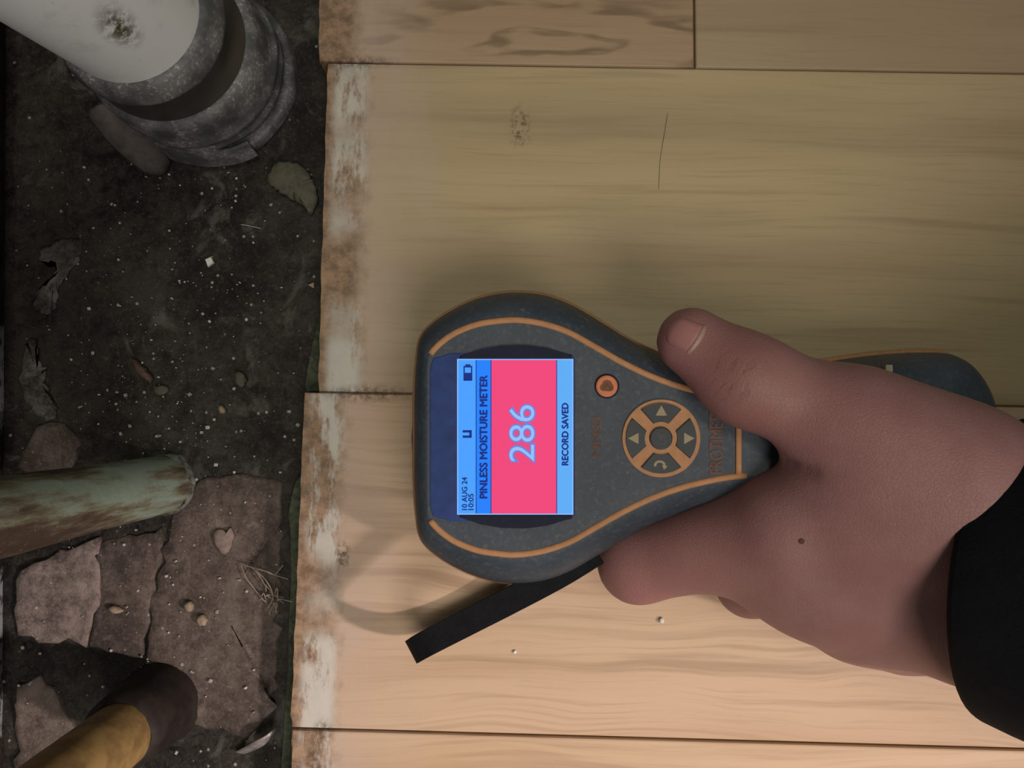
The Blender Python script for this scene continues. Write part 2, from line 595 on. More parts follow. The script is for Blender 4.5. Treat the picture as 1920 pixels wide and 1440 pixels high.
M['stone_olive'] = simple('olive_stone', (0.075, 0.070, 0.050), 0.75, 0.3, 0.35, 500, 0.3)
M['stone_pink'] = simple('pinkish_stone', (0.19, 0.145, 0.125), 0.75, 0.3, 0.3, 600, 0.3)
M['stone_brown'] = simple('brown_clay', (0.075, 0.047, 0.036), 0.7, 0.3, 0.3, 600, 0.3)
M['stone_buff'] = simple('buff_pebble', (0.24, 0.185, 0.13), 0.65, 0.35, 0.3, 700, 0.3)
M['chip_white'] = simple('white_chip', (0.62, 0.64, 0.58), 0.5, 0.4, 0.1)
M['grit'] = simple('pale_grit', (0.33, 0.315, 0.29), 0.35, 0.6, 0.4, 2000)
G0 = Z_SUB + 0.0002
flake('stone_flake', 'large olive-grey stone flake below the drain pipe, beside the laminate edge', 'stone',
      ((500, 330), (512, 308), (535, 300), (556, 306), (578, 326), (590, 344), (593, 372), (583, 399), (568, 386), (552, 376), (528, 362), (508, 350)), G0, 0.0028, M['stone_olive'], dome=0.0004, rag=0.0009)
flake('paint_chip', 'small white square paint chip alone on the black screed', 'chip',
      ((384, 486), (395, 481), (400, 492), (389, 500)), G0, 0.0012, M['chip_white'])
flake('clay_lump', 'reddish brown oval clay lump in the middle of the black screed', 'lump',
      ((246, 672), (256, 676), (272, 692), (283, 706), (280, 714), (266, 708), (252, 692)), G0, 0.0022, M['stone_brown'], dome=0.001)
flake('heart_stone', 'pinkish heart-shaped stone flake right of the copper pipe foot', 'stone',
      ((402, 998), (414, 992), (424, 998), (432, 990), (437, 1006), (432, 1026), (420, 1041), (408, 1030), (401, 1014)), Z_SUB + 0.0013, 0.0013, M['stone_pink'], dome=0.0004)
flake('pebble', 'buff pebble with a dark hollow beside it, upper of two on the brown slab', 'pebble',
      ((346, 1131), (356, 1129), (362, 1138), (358, 1147), (348, 1145)), Z_SUB + 0.0013, 0.0016, M['stone_buff'], 'pebbles', 0.001)
flake('pebble', 'buff oval pebble, lower of two on the brown slab', 'pebble',
      ((370, 1156), (380, 1153), (387, 1162), (384, 1172), (375, 1173), (369, 1165)), Z_SUB + 0.0013, 0.0016, M['stone_buff'], 'pebbles', 0.0008)
flake('pebble', 'flat tan pebble on the narrow middle slab left of the others', 'pebble',
      ((203, 1140), (214, 1136), (226, 1142), (228, 1148), (216, 1151), (205, 1146)), Z_SUB + 0.0011, 0.0014, M['stone_buff'], 'pebbles', 0.0008)
flake('pebble', 'round olive pebble near the green underlay edge', 'pebble',
      ((440, 700), (450, 697), (459, 704), (460, 716), (452, 726), (442, 718)), G0, 0.0018, M['stone_olive'], 'pebbles', 0.0008)
flake('pebble', 'small tan pebble below the round olive pebble', 'pebble',
      ((410, 762), (417, 760), (422, 768), (419, 775), (412, 774)), G0, 0.0016, M['stone_buff'], 'pebbles', 0.0008)
flake('pebble', 'grey-brown flat pebble right of the reddish clay lump', 'pebble',
      ((288, 728), (302, 722), (315, 728), (310, 738), (294, 740)), G0, 0.0014, M['stone_olive'], 'pebbles', 0.0006)
flake('paint_chip', 'small cream triangular chip close to the laminate edge above the green underlay', 'chip',
      ((576, 534), (588, 529), (589, 541)), G0, 0.0012, M['stone_buff'])
flake('plaster_flake', 'ragged pale plaster patch stuck to the screed near the wall', 'plaster',
      ((70, 475), (100, 452), (128, 446), (152, 452), (148, 480), (140, 498), (118, 520), (108, 545), (98, 583), (74, 585), (58, 570), (66, 548), (92, 528), (106, 505), (104, 488), (82, 490)), G0, 0.0008, M['plaster'], rag=0.0012)
flake('plaster_flake', 'pale plaster tongue beside the black gap at the wall foot', 'plaster',
      ((44, 660), (56, 638), (66, 640), (70, 672), (84, 690), (82, 720), (98, 750), (104, 775), (88, 790), (50, 760), (36, 720)), G0, 0.0009, M['plaster'], rag=0.0012)

# grit nobody could count
bm = bmesh.new()
def speck(x, y, z, s):
    m = Matrix.Translation((x, y, z)) @ Matrix.Rotation(random.uniform(0, 6.28), 4, (random.random(), random.random(), 1)) @ Matrix.Diagonal((s, s * random.uniform(0.6, 1.2), s * random.uniform(0.4, 0.9), 1))
    bmesh.ops.create_cube(bm, size=1.7, matrix=m) if random.random() < 0.6 else bmesh.ops.create_icosphere(bm, subdivisions=1, radius=1.0, matrix=m)
for i in range(620):
    px, py = random.uniform(40, 590), random.uniform(300, 1430)
    if random.random() < 0.5:
        px, py = random.gauss(300, 120), random.gauss(760, 240)
    if px < 40 or px > 585 or py < 0 or (py > 880 and px > 530):
        continue
    p = F(px, py, Z_SUB)
    zz = Z_SUB + (0.0016 if py > 930 and px < 480 else 0.0006)
    speck(p.x, p.y, zz, random.choice((0.0002, 0.0003, 0.0003, 0.0004, 0.0006, 0.0008)) * random.uniform(0.45, 0.9))
grit = link('grit', bm_mesh(bm), M['grit'])
tag(grit, 'pale grit and dust specks scattered over the exposed screed', 'grit', kind='stuff')


# ------------------------------------------------------------------ pipes
def lathe(cx, cy, prof, n=48, wob=0.0, seed=0.0, cap1=True, cap0=False, lean=(0, 0)):
    rings = []
    for r, z in prof:
        ring = []
        for k in range(n):
            a = 2 * math.pi * k / n
            rr = r * (1 + wob * noise.noise(Vector((math.cos(a) * 2.5, math.sin(a) * 2.5, z * 120 + seed))))
            ring.append(Vector((cx + lean[0] * (z - Z_SUB) + rr * math.cos(a), cy + lean[1] * (z - Z_SUB) + rr * math.sin(a), z)))
        rings.append(ring)
    vs, fs = loft(rings, cap0, cap1)
    return mesh_from(vs, fs, True)


def pipe_white():
    t = NT('white_pvc')
    p = t.pos()
    n = t.noise(p, 90, 5, 0.65)
    c = t.mix(t.ramp(n, 0.50, 0.78), (0.82, 0.86, 0.87), (0.66, 0.68, 0.67))
    n2 = t.noise(p, 420, 4, 0.7)
    c = t.mix(t.math('MULTIPLY', t.ramp(n2, 0.66, 0.76), 0.5), c, (0.22, 0.20, 0.16))
    spot = PVC_SPOT
    d = t.dist(t.mapping(p, scale=(1, 1, 0.5)), (spot.x, spot.y, spot.z * 0.5))
    m = t.math('MULTIPLY', t.ramp(d, 0.0060, 0.0005), t.ramp(t.noise(p, 330, 4, 0.7), 0.38, 0.56))
    c = t.mix(m, c, (0.09, 0.075, 0.035))
    return t.base(c, 0.4, 0.4)


def pipe_rubber():
    t = NT('dusty_grey_rubber')
    p = t.pos()
    n = t.noise(p, 900, 5, 0.75)
    n2 = t.noise(p, 110, 3, 0.6)
    c = t.mix(t.ramp(n2, 0.35, 0.7), (0.065, 0.068, 0.070), (0.16, 0.162, 0.162))
    c = t.mix(t.math('MULTIPLY', t.math('MULTIPLY', t.ramp(n, 0.52, 0.66), t.ramp(n2, 0.38, 0.62)), 0.8), c, (0.46, 0.45, 0.43))
    t.bump(n, 0.3, 0.0005)
    return t.base(c, 0.5, 0.4)


LEAN = (-0.065, -0.085)                     # the drain pipe is not quite plumb
PC = F(396, 146, Z_SUB)                     # foot of the drain pipe
barrel_me = lathe(PC.x, PC.y, [(0.0205, 0.010), (0.0205, 0.03), (0.0206, 0.09), (0.0206, 0.15), (0.0206, 0.32)], 64, lean=LEAN)
_t = BVHTree.FromPolygons([v.co.copy() for v in barrel_me.vertices], [tuple(p.vertices) for p in barrel_me.polygons])
PVC_SPOT = _t.ray_cast(CAMPOS, (F(224, 52, 0.0) - CAMPOS).normalized())[0] or F(224, 52, 0.055)
M['pvc'] = pipe_white()
M['rubber'] = pipe_rubber()
M['dark_rubber'] = simple('smooth_dark_rubber', (0.040, 0.037, 0.034), 0.35, 0.5, 0.4, 60)
M['dirty_clip'] = simple('dirty_grey_plastic', (0.055, 0.048, 0.043), 0.6, 0.4, 0.5, 300, 0.3)
dp = empty('drain_pipe', (PC.x, PC.y, Z_SUB))
tag(dp, 'white plastic drain pipe rising from a dusty ribbed grey rubber socket, top left', 'pipe')
keep_world(link('pipe_barrel', barrel_me, M['pvc']), dp)
zs = Z_SUB
keep_world(link('rubber_socket', lathe(PC.x, PC.y, [(0.0300, zs - 0.001), (0.0305, zs + 0.004), (0.0298, zs + 0.0055), (0.0284, zs + 0.006), (0.0282, zs + 0.008), (0.0289, zs + 0.009), (0.0290, zs + 0.0108), (0.0283, zs + 0.0116),
           (0.0284, zs + 0.013), (0.0292, zs + 0.0145), (0.0293, zs + 0.0165), (0.0286, zs + 0.0172), (0.0284, zs + 0.022), (0.0277, zs + 0.027), (0.0268, zs + 0.0293), (0.0252, zs + 0.0300), (0.0238, zs + 0.0302)], 96, 0.012, 2.0, cap1=False, lean=LEAN), M['rubber']), dp)
keep_world(link('groove_band', lathe(PC.x, PC.y, [(0.0252, zs + 0.0290), (0.0249, zs + 0.0308), (0.0240, zs + 0.0322), (0.0238, zs + 0.0410), (0.0243, zs + 0.0420)], 96, 0.006, 2.0, cap1=False, lean=LEAN), M['dark_rubber']), dp)
keep_world(link('lip_ring', lathe(PC.x, PC.y, [(0.0236, zs + 0.0414), (0.0245, zs + 0.0420), (0.0246, zs + 0.0432), (0.0240, zs + 0.0450), (0.0227, zs + 0.0486), (0.0217, zs + 0.0496), (0.0204, zs + 0.0498)], 96, 0.008, 4.0, cap1=False, lean=LEAN), M['rubber']), dp)
# curled lip and tongue at the foot of the socket
pts = [F(x, y, -0.0065) for x, y in ((270, 258), (300, 278), (340, 292), (390, 298), (440, 292), (474, 278))]
pth = catmull(pts, 6)
vs, fs = ribbon(pth, 0.0075, 0.0012, lambda i, t: Vector((0, 0.25, 1)))
keep_world(link('curled_lip', mesh_from(vs, fs), M['rubber']), dp)
pts = [F(x, y, z) for x, y, z in ((190, 205, 0.010), (220, 240, 0.005), (255, 272, -0.001), (285, 298, -0.006), (312, 316, -0.0095))]
rings = []
pth = catmull(pts, 5)
for i, p in enumerate(pth):
    t_ = (pth[min(i + 1, len(pth) - 1)] - pth[max(i - 1, 0)]).normalized()
    s_ = Vector((-t_.y, t_.x, 0)).normalized()
    f_ = i / (len(pth) - 1)
    r_ = 0.0045 + 0.0012 * math.sin(f_ * 3.1) - 0.0022 * max(0, f_ - 0.8) * 5
    rings.append([p + s_ * r_ * math.cos(a) + Vector((0, 0, 1)) * r_ * 0.7 * math.sin(a) for a in [k * math.pi / 6 for k in range(12)]])
vs, fs = loft(rings, True, True)
keep_world(link('release_tongue', mesh_from(vs, fs, True), M['dirty_clip']), dp)


def verdigris():
    t = NT('verdigris_copper')
    p = t.pos()
    n = t.noise(t.mapping(p, scale=(1, 1, 0.16)), 120, 6, 0.65)
    n2 = t.noise(p, 380, 4, 0.7)
    c = t.mix(t.ramp(n, 0.40, 0.55), (0.080, 0.050, 0.036), (0.22, 0.21, 0.135))
    c = t.mix(t.math('MULTIPLY', t.ramp(n, 0.48, 0.62), 0.85), c, (0.33, 0.44, 0.36))
    c = t.mix(t.math('MULTIPLY', t.ramp(n2, 0.60, 0.74), 0.4), c, (0.48, 0.56, 0.52))
    t.bump(n2, 0.3, 0.0006)
    return t.base(c, 0.5, 0.4)


M['copper'] = verdigris()
M['crust'] = simple('lime_crust', (0.15, 0.165, 0.14), 0.7, 0.3, 0.95, 420, 0.5)
cp = F(312, 908, Z_SUB)
cu = empty('copper_pipe', (cp.x, cp.y, Z_SUB))
tag(cu, 'old copper pipe with green verdigris standing out of the dirt, middle left', 'pipe')
keep_world(link('pipe_barrel', lathe(cp.x, cp.y, [(0.0098, Z_SUB - 0.001), (0.0096, 0.0), (0.0092, 0.03), (0.0095, 0.06), (0.0096, 0.10), (0.0096, 0.3)], 40, 0.05, 1.0), M['copper']), cu)
keep_world(link('lime_crust', lathe(cp.x, cp.y, [(0.0104, Z_SUB - 0.001), (0.0102, Z_SUB + 0.002), (0.0099, Z_SUB + 0.0035), (0.0095, Z_SUB + 0.0045)], 40, 0.12, 6.0, False), M['crust']), cu)


def ochre():
    t = NT('ochre_pipe')
    p = t.pos()
    n = t.noise(p, 120, 5, 0.6)
    c = t.mix(t.ramp(n, 0.35, 0.68), (0.30, 0.20, 0.075), (0.17, 0.105, 0.04))
    return t.base(c, 0.6, 0.3)


M['ochre'] = ochre()
M['brown_sleeve'] = simple('brown_wrap', (0.018, 0.013, 0.011), 0.7, 0.25, 0.6, 160, 0.4)
bp = F(300, 1318, Z_SUB)
gp = empty('lagged_pipe', (bp.x, bp.y, Z_SUB))
tag(gp, 'ochre pipe with dark brown wrapped foot, bottom left corner', 'pipe')
keep_world(link('pipe_barrel', lathe(bp.x, bp.y, [(0.0098, Z_SUB), (0.0098, 0.02), (0.0098, 0.1), (0.0098, 0.3)], 40, 0.02, 3.0), M['ochre']), gp)
keep_world(link('wrapped_foot', lathe(bp.x, bp.y, [(0.0140, Z_SUB - 0.001), (0.0132, Z_SUB + 0.004), (0.0125, 0.004), (0.0117, 0.012), (0.0102, 0.0135), (0.0098, 0.0138)], 40, 0.07, 5.0, False), M['brown_sleeve']), gp)

# fibres, roots and a curl of peeling film
M['fibre'] = simple('dry_root', (0.26, 0.21, 0.165), 0.8, 0.2, 0.3)
def strands(name, label, paths, r, mat, cat, z=0.003):
    cd = bpy.data.curves.new('c', 'CURVE')
    cd.dimensions = '3D'
    cd.bevel_depth = r
    cd.bevel_resolution = 1
    for pl in paths:
        pp = catmull([F(x, y, Z_SUB + zz) for x, y, zz in pl], 5)
        s = cd.splines.new('POLY')
        s.points.add(len(pp) - 1)
        for q, v in zip(s.points, pp):
            q.co = (v.x, v.y, v.z, 1)
            q.radius = random.uniform(0.6, 1.1)
    tmp = bpy.data.objects.new('tmp', cd)
    COL.objects.link(tmp)
    bpy.context.view_layer.update()
    me = bpy.data.meshes.new_from_object(tmp.evaluated_get(bpy.context.evaluated_depsgraph_get()))
    bpy.data.objects.remove(tmp)
    o = link(name, me, mat)
    return tag(o, label, cat)


rt = []
random.seed(3)
rt.append([(450, 1056, .003), (470, 1063, .004), (495, 1070, .005), (515, 1078, .004), (540, 1086, .003)])
rt.append([(470, 1062, .003), (485, 1078, .004), (496, 1096, .004), (508, 1110, .003), (520, 1150, .002)])
rt.append([(452, 1060, .003), (458, 1076, .003), (466, 1090, .003), (488, 1118, .002)])
rt.append([(515, 1078, .004), (524, 1068, .005), (530, 1060, .005)])
rt.append([(480, 1070, .004), (500, 1090, .004), (512, 1118, .004), (502, 1140, .003)])
for i in range(9):
    x, y = random.gauss(508, 12), random.gauss(1128, 16)
    rt.append([(x, y, .002), (x + random.uniform(-16, 16), y + random.uniform(-14, 14), .004), (x + random.uniform(-22, 22), y + random.uniform(-20, 20), .002)])
strands('root_tuft', 'tuft of dry pale roots beside the green underlay', rt, 0.00020, M['fibre'], 'roots')
strands('straw', 'short pale straw lying flat below the stone flake', [[(452, 421, .001), (470, 424, .0012), (488, 428, .001)]], 0.00025, M['grit'], 'straw')
M['hair'] = simple('dark_hair', (0.19, 0.145, 0.085), 0.6, 0.3, 0.2)
strands('hair', 'single fine dark hair lying across the pale laminate above the thumb', [[(1252, 212, 0.0127), (1246, 250, 0.0128), (1238, 300, 0.0127), (1235, 355, 0.0127)]], 0.00009, M['hair'], 'hair')
M['peel'] = simple('peeling_film', (0.22, 0.20, 0.19), 0.35, 0.5, 0.4, 400)
pts = [F(x, y, Z_SUB + z) for x, y, z in ((448, 1412, .001), (470, 1402, .004), (492, 1390, .006), (508, 1378, .005), (516, 1370, .003))]
pth = catmull(pts, 5)
vs, fs = ribbon(pth, 0.0030, 0.0004, lambda i, t: Vector((0.3, 0.7, 0.8 - i * 0.05)))
o = link('film_curl', mesh_from(vs, fs, True), M['peel'])
tag(o, 'curled strip of peeling grey film near the bottom of the laminate edge', 'film')

# crumbs on the laminate
for (x, y, s, lab) in ((1240, 1163, 0.0009, 'cream crumb on the laminate below the hand'),
                       (965, 1222, 0.0006, 'white crumb on the laminate right of the strap end')):
    bm = bmesh.new()
    bmesh.ops.create_icosphere(bm, subdivisions=2, radius=s)
    for v in bm.verts:
        v.co *= 1 + 0.35 * noise.noise(v.co * 1500)
        v.co.z *= 0.7
    o = link('crumb', bm_mesh(bm, True), M['chip_white'])
    p = F(x, y, 0)
    o.location = (p.x, p.y, s * 0.6)
    tag(o, lab, 'crumb')

# ------------------------------------------------------------------ the moisture meter
def meter_rubber():
    t = NT('charcoal_rubber')
    p = t.pos()
    v = t.node('ShaderNodeTexVoronoi')
    t.put(v.inputs['Vector'], p)
    v.inputs['Scale'].default_value = 900
    n = t.noise(p, 700, 4, 0.7)
    n2 = t.noise(p, 60, 4, 0.6)
    c = t.mix(t.ramp(n2, 0.35, 0.7), (0.037, 0.051, 0.069), (0.053, 0.068, 0.088))
    c = t.mix(t.math('MULTIPLY', t.ramp(n, 0.48, 0.72), 0.6), c, (0.105, 0.115, 0.12))
    n3 = t.noise(p, 330, 3, 0.5)
    c = t.mix(t.math('MULTIPLY', t.ramp(n3, 0.70, 0.76), 0.4), c, (0.18, 0.18, 0.17))
    t.bump(t.math('ADD', v.outputs['Distance'], n), 0.12, 0.0002)
    return t.base(c, 0.55, 0.4)


M['rub'] = meter_rubber()
M['orange'] = simple('worn_orange', (0.47, 0.235, 0.11), 0.6, 0.3, 0.12, 600)
M['key'] = simple('slate_key', (0.010, 0.018, 0.024), 0.5, 0.5, 0.3, 900)
M['symbol'] = simple('cream_print', (0.36, 0.30, 0.19), 0.7, 0.2, 0.1)
M['faint_print'] = simple('faded_orange_print', (0.15, 0.085, 0.068), 0.7, 0.2, 0.25)
M['faint_key'] = simple('faded_key_print', (0.085, 0.095, 0.10), 0.7, 0.2, 0.2)
M['lens'] = simple('navy_glow_frame', (0.028, 0.056, 0.200), 0.6, 0.2, 0.2, 300)  # navy plastic, the panel's blue bleed put into the colour
M['dark_recess'] = simple('display_recess', (0.010, 0.012, 0.034), 0.6, 0.2, 0.2)  # dark plastic, its blue tint stands for the panel's glow
M['red_button'] = simple('orange_button', (0.62, 0.19, 0.075), 0.5, 0.4, 0.1, 600)
M['button_wear'] = simple('worn_button_print', (0.19, 0.085, 0.05), 0.7, 0.2, 0.4, 900)
M['white_tab'] = simple('cream_tab', (0.45, 0.38, 0.29), 0.6, 0.3, 0.1)
M['webbing'] = simple('black_webbing', (0.0065, 0.0070, 0.0095), 0.8, 0.2, 0.5, 2500, 0.6)

ZT, ZS = 0.049, 0.028           # upper face and widest line of the case
pairs = [((780, 820), (801, 820)), ((780, 745), (801, 750)), ((784, 680), (802, 695)), ((794, 630), (807, 664)), ((830, 596), (842, 631)), ((880, 569), (888, 610)),
         ((930, 554), (932, 602)), ((978, 551), (972, 600)), ((1025, 557), (1018, 607)), ((1072, 575), (1064, 622)), ((1120, 603), (1110, 647)), ((1180, 640), (1170, 681)),
         ((1240, 668), (1235, 711)), ((1310, 690), (1310, 734)), ((1400, 699), (1400, 748)), ((1500, 686), (1500, 738)), ((1620, 668), (1620, 718)), ((1720, 661), (1710, 712)),
         ((1775, 667), (1758, 722)), ((1812, 698), (1788, 745)), ((1838, 748), (1806, 780)), ((1848, 820), (1810, 820))]
AX = 820
low = [((s[0], 2 * AX - s[1]), (t[0], 2 * AX - t[1])) for s, t in pairs[1:-1]][::-1]
allp = pairs + low
NS = 6
sil = catmull([F(s[0], s[1], ZS) for s, _ in allp], NS, True)
top = catmull([F(t[0], t[1], ZT) for _, t in allp], NS, True)
# ring k: how far from widest line to face edge, height
def ring(f, z):
    return [Vector((a.x + (b.x - a.x) * f, a.y + (b.y - a.y) * f, z)) for a, b in zip(sil, top)]


def bottom(f):
    return [Vector((a.x + (b.x - a.x) * f, a.y + (b.y - a.y) * f, 0.0215)) for a, b in zip(sil, top)]


root = F(1000, 820, 0)
meter = empty('moisture_meter', (root.x, root.y, 0))
tag(meter, 'charcoal and orange handheld moisture meter with a lit red and blue display reading 286', 'meter')


def mp(name, me, mat, parent=meter, label=None):
    o = link(name, me, mat)
    if parent is meter:
        keep_world(o, meter)
    else:
        o.parent = parent
    if label:
        o['label'] = label
    return o


rings = [bottom(0.55), bottom(0.22), ring(0.02, 0.0242), ring(-0.0, ZS), ring(0.06, 0.034), ring(0.18, 0.0392), ring(0.36, 0.0435), ring(0.60, 0.0467), ring(0.85, 0.0484), ring(1.0, 0.0488)]
vs, fs = loft(rings, True, True)
case_me = mesh_from(vs, fs, True)
# flat shading on the two big caps
for p in case_me.polygons:
    if len(p.vertices) > 4:
        p.use_smooth = False
body = mp('case', case_me, M['rub'])
# rear sensor dome that rests on the plank
cpt = F(900, 820, 0.02)
dome = []
for r, z in ((0.0, 0.0), (0.013, 0.0), (0.017, 0.002), (0.019, 0.008), (0.020, 0.0225)):
    dome.append([Vector((cpt.x + r * math.cos(a), cpt.y + r * 1.35 * math.sin(a), z)) for a in [2 * math.pi * k / 40 for k in range(40)]])
vs, fs = loft(dome[1:], True, True)
mp('sensor_pad', mesh_from(vs, fs, True), M['rub'])


def tube(path, r, closed=False, n=8, flat=1.0):
    rings = []
    m = len(path)
    for i, p in enumerate(path):
        if closed:
            t = (path[(i + 1) % m] - path[(i - 1) % m]).normalized()
        else:
            t = (path[min(i + 1, m - 1)] - path[max(i - 1, 0)]).normalized()
        s = t.cross(Vector((0, 0, 1))).normalized()
        u = s.cross(t)
        rings.append([p + s * r * math.cos(a) + u * r * flat * math.sin(a) for a in [2 * math.pi * k / n for k in range(n)]])
    if closed:
        rings.append(rings[0])
        return loft(rings)
    return loft(rings, True, True)


vs, fs = tube(ring(-0.01, ZS - 0.001), 0.0011, True, 8)
mp('edge_trim', mesh_from(vs, fs, True), M['orange'], label='thin orange seam round the case')

i0, i1 = 3 * NS, 14 * NS
n_all = len(top)
for rng in (range(i0, i1 + 1), range(n_all - i0, n_all - i1 - 1, -1)):
    path = [Vector((top[i].x, top[i].y, 0.0487)) for i in rng]
    vs, fs = tube(path, 0.00085, False, 10, 0.6)
    mp('stripe', mesh_from(vs, fs, True), M['orange'], label='curved orange stripe')
# the crossbar where the stripes meet the handle
a, b = F(1385, 752, ZT), F(1385, 891, ZT)
vs, fs = tube([a.lerp(b, i / 6) for i in range(7)], 0.0008, False, 10, 0.6)
mp('crossbar', mesh_from(vs, fs, True), M['orange'], label='orange crossbar')
# rubber grip behind it, slightly darker, and a cream tab near the tail
def flat_poly(pts, z0, z1, bevel=0.0001):
    return bm_mesh(prism([(F(x, y, z1).x, F(x, y, z1).y) for x, y in pts], z0, z1, bevel))


mp('cream_tab', flat_poly(((1661, 684), (1674, 684), (1676, 730), (1663, 730)), 0.040, 0.0475), M['white_tab'], label='small cream tab near the tail')

# display: navy frame and dark recess, both coloured with its blue glow, lit panel
mp('display_frame', flat_poly(((806, 690), (812, 672), (846, 662), (1072, 664), (1078, 672), (1078, 966), (1072, 974), (846, 978), (812, 968), (806, 950)), 0.0480, 0.04915, 0.0003), M['lens'])
arc = [(862, 668), (900, 655), (940, 648), (985, 647), (1025, 652), (1072, 666), (1072, 672), (862, 672)]
mp('recess_edge', flat_poly(arc, 0.0485, 0.04955, 0.0002), M['dark_recess'])
arc = [(862, 966), (1072, 966), (1072, 972), (1025, 986), (985, 991), (940, 990), (900, 983), (862, 970)]
mp('recess_edge', flat_poly(arc, 0.0485, 0.04955, 0.0002), M['dark_recess'])
ZD = 0.0493
def rect(x0, y0, x1, y1, z0, z1):
    return flat_poly(((x0, y0), (x1, y0), (x1, y1), (x0, y1)), z0, z1, 0)


M['scr_edge'] = glow('display_edge_light', lin(150, 195, 255), 0.9)
M['scr_pale'] = glow('display_pale_blue', lin(72, 160, 255), 1.0)
M['scr_blue'] = glow('display_blue', lin(28, 128, 252), 1.0)
M['scr_red'] = glow('display_red', lin(240, 68, 122), 1.0)
M['scr_foot'] = glow('display_foot_blue', lin(92, 172, 246), 1.0)
M['scr_ink'] = glow('display_ink', lin(12, 42, 128), 1.0)
M['scr_num'] = glow('display_figures', lin(150, 188, 248), 1.0)
M['scr_num_edge'] = glow('display_figure_edge', lin(95, 130, 215), 1.0)
screen = mp('display', rect(857, 673, 1075, 965, 0.0490, ZD), M['scr_edge'], label='lit colour display')
zp = ZD + 0.00006
def sp(name, me, mat, label=None):
    return mp(name, me, mat, screen, label)


# the display's own parts hang below it
screen.matrix_parent_inverse = screen.matrix_parent_inverse
def under_display(name, me, mat):
    o = link(name, me, mat)
    o.parent = screen
    return o


under_display('status_bar', rect(859, 675, 892, 963, ZD - 0.0001, zp), M['scr_pale'])
under_display('rule', rect(892, 675, 893.6, 963, ZD - 0.0001, zp), M['scr_ink'])
under_display('title_bar', rect(893.6, 675, 920, 963, ZD - 0.0001, zp), M['scr_blue'])
under_display('rule', rect(920, 675, 921.5, 963, ZD - 0.0001, zp), M['scr_ink'])
under_display('reading_field', rect(921.5, 675, 1043, 963, ZD - 0.0001, zp), M['scr_red'])
under_display('rule', rect(1043, 675, 1044.5, 963, ZD - 0.0001, zp), M['scr_ink'])
under_display('message_bar', rect(1044.5, 675, 1073, 963, ZD - 0.0001, zp), M['scr_foot'])


def text_mesh(s, offset=0.0):
    cu_ = bpy.data.curves.new('t', 'FONT')
    cu_.body = s
    cu_.size = 1.0
    cu_.offset = offset
    cu_.extrude = 0.02
    cu_.resolution_u = 4
    tmp = bpy.data.objects.new('tmp', cu_)
    COL.objects.link(tmp)
    bpy.context.view_layer.update()
    me = bpy.data.meshes.new_from_object(tmp.evaluated_get(bpy.context.evaluated_depsgraph_get()))
    bpy.data.objects.remove(tmp)
    me.materials.clear()
    return me


def writing(s, x0, x1, y0, y1, z, thick=0.00003, offset=0.0, bold=0.0):
    """text that reads up the photograph: letter tops at x0, feet at x1, starting at y0 (lower) and ending at y1 (upper)"""
    me = text_mesh(s, offset)
    co = np.empty(len(me.vertices) * 3)
    me.vertices.foreach_get('co', co)
    co = co.reshape(-1, 3)
    mn, mx = co.min(0), co.max(0)
    for v, c in zip(me.vertices, co):
        u = (c[0] - mn[0]) / (mx[0] - mn[0])
        w = (c[1] - mn[1]) / (mx[1] - mn[1])
        p = F(x1 + (x0 - x1) * w, y0 + (y1 - y0) * u, z)
        v.co = (p.x, p.y, z + (thick if c[2] > 0 else -0.00002))
    if bold:                                    # heavier strokes: the letters repeated a fraction of a millimetre apart
        bm = bmesh.new()
        for dx, dy, dz in ((0, bold, 0), (0, -bold, 1e-6), (bold * 0.8, 0, 2e-6), (-bold * 0.8, 0, 3e-6)):
            n0 = len(bm.verts)
            bm.from_mesh(me)
            bm.verts.ensure_lookup_table()
            for v in bm.verts[n0:]:
                v.co += Vector((dx, dy, dz))
        bm.to_mesh(me)
        bm.free()
    return me


zt = zp + 0.00001
under_display('date_text', writing('10 AUG 24', 866, 876, 956, 895, zt, bold=0.00006), M['scr_ink'])
under_display('time_text', writing('10:05', 878, 888, 956, 926, zt, bold=0.00006), M['scr_ink'])
under_display('title_text', writing('PINLESS MOISTURE METER', 899.5, 913.5, 934, 704, zt, bold=0.00013), M['scr_ink'])
under_display('message_text', writing('RECORD SAVED', 1053.5, 1065.5, 872, 756, zt, bold=0.00011), M['scr_ink'])
under_display('reading_edge', writing('286', 952.5, 1004.5, 868, 757, zt, 0.00002, 0.035), M['scr_num_edge'])
under_display('reading_text', writing('286', 955, 1002, 865.5, 759.5, zt + 0.00005, 0.00003, -0.004), M['scr_num'])
# battery symbol and mode symbol
bm = bmesh.new()
def add_rect(bm, x0, y0, x1, y1, z):
    bm.faces.new([bm.verts.new(F(x, y, z)) for x, y in ((x0, y0), (x0, y1), (x1, y1), (x1, y0))])
for r in ((869, 688, 871.5, 714), (883, 688, 885.5, 714), (869, 711, 885.5, 714), (869, 686, 885.5, 689), (872.5, 683, 882, 686), (871, 699, 884, 712)):
    add_rect(bm, *r, zt + 0.00004)
under_display('battery_symbol', bm_mesh(bm), M['scr_ink'])
bm = bmesh.new()
for r in ((867.5, 806.5, 884.5, 811), (867.5, 816.5, 884.5, 821), (880, 806.5, 884.5, 821)):
    add_rect(bm, *r, zt + 0.00004)
under_display('mode_symbol', bm_mesh(bm), M['scr_ink'])

# keypad
kc = (1240, 822)
def circ(r, n=40, a0=0.0, c=kc):
    return [(c[0] + r * math.cos(a0 + 2 * math.pi * k / n), c[1] + r * math.sin(a0 + 2 * math.pi * k / n)) for k in range(n)]


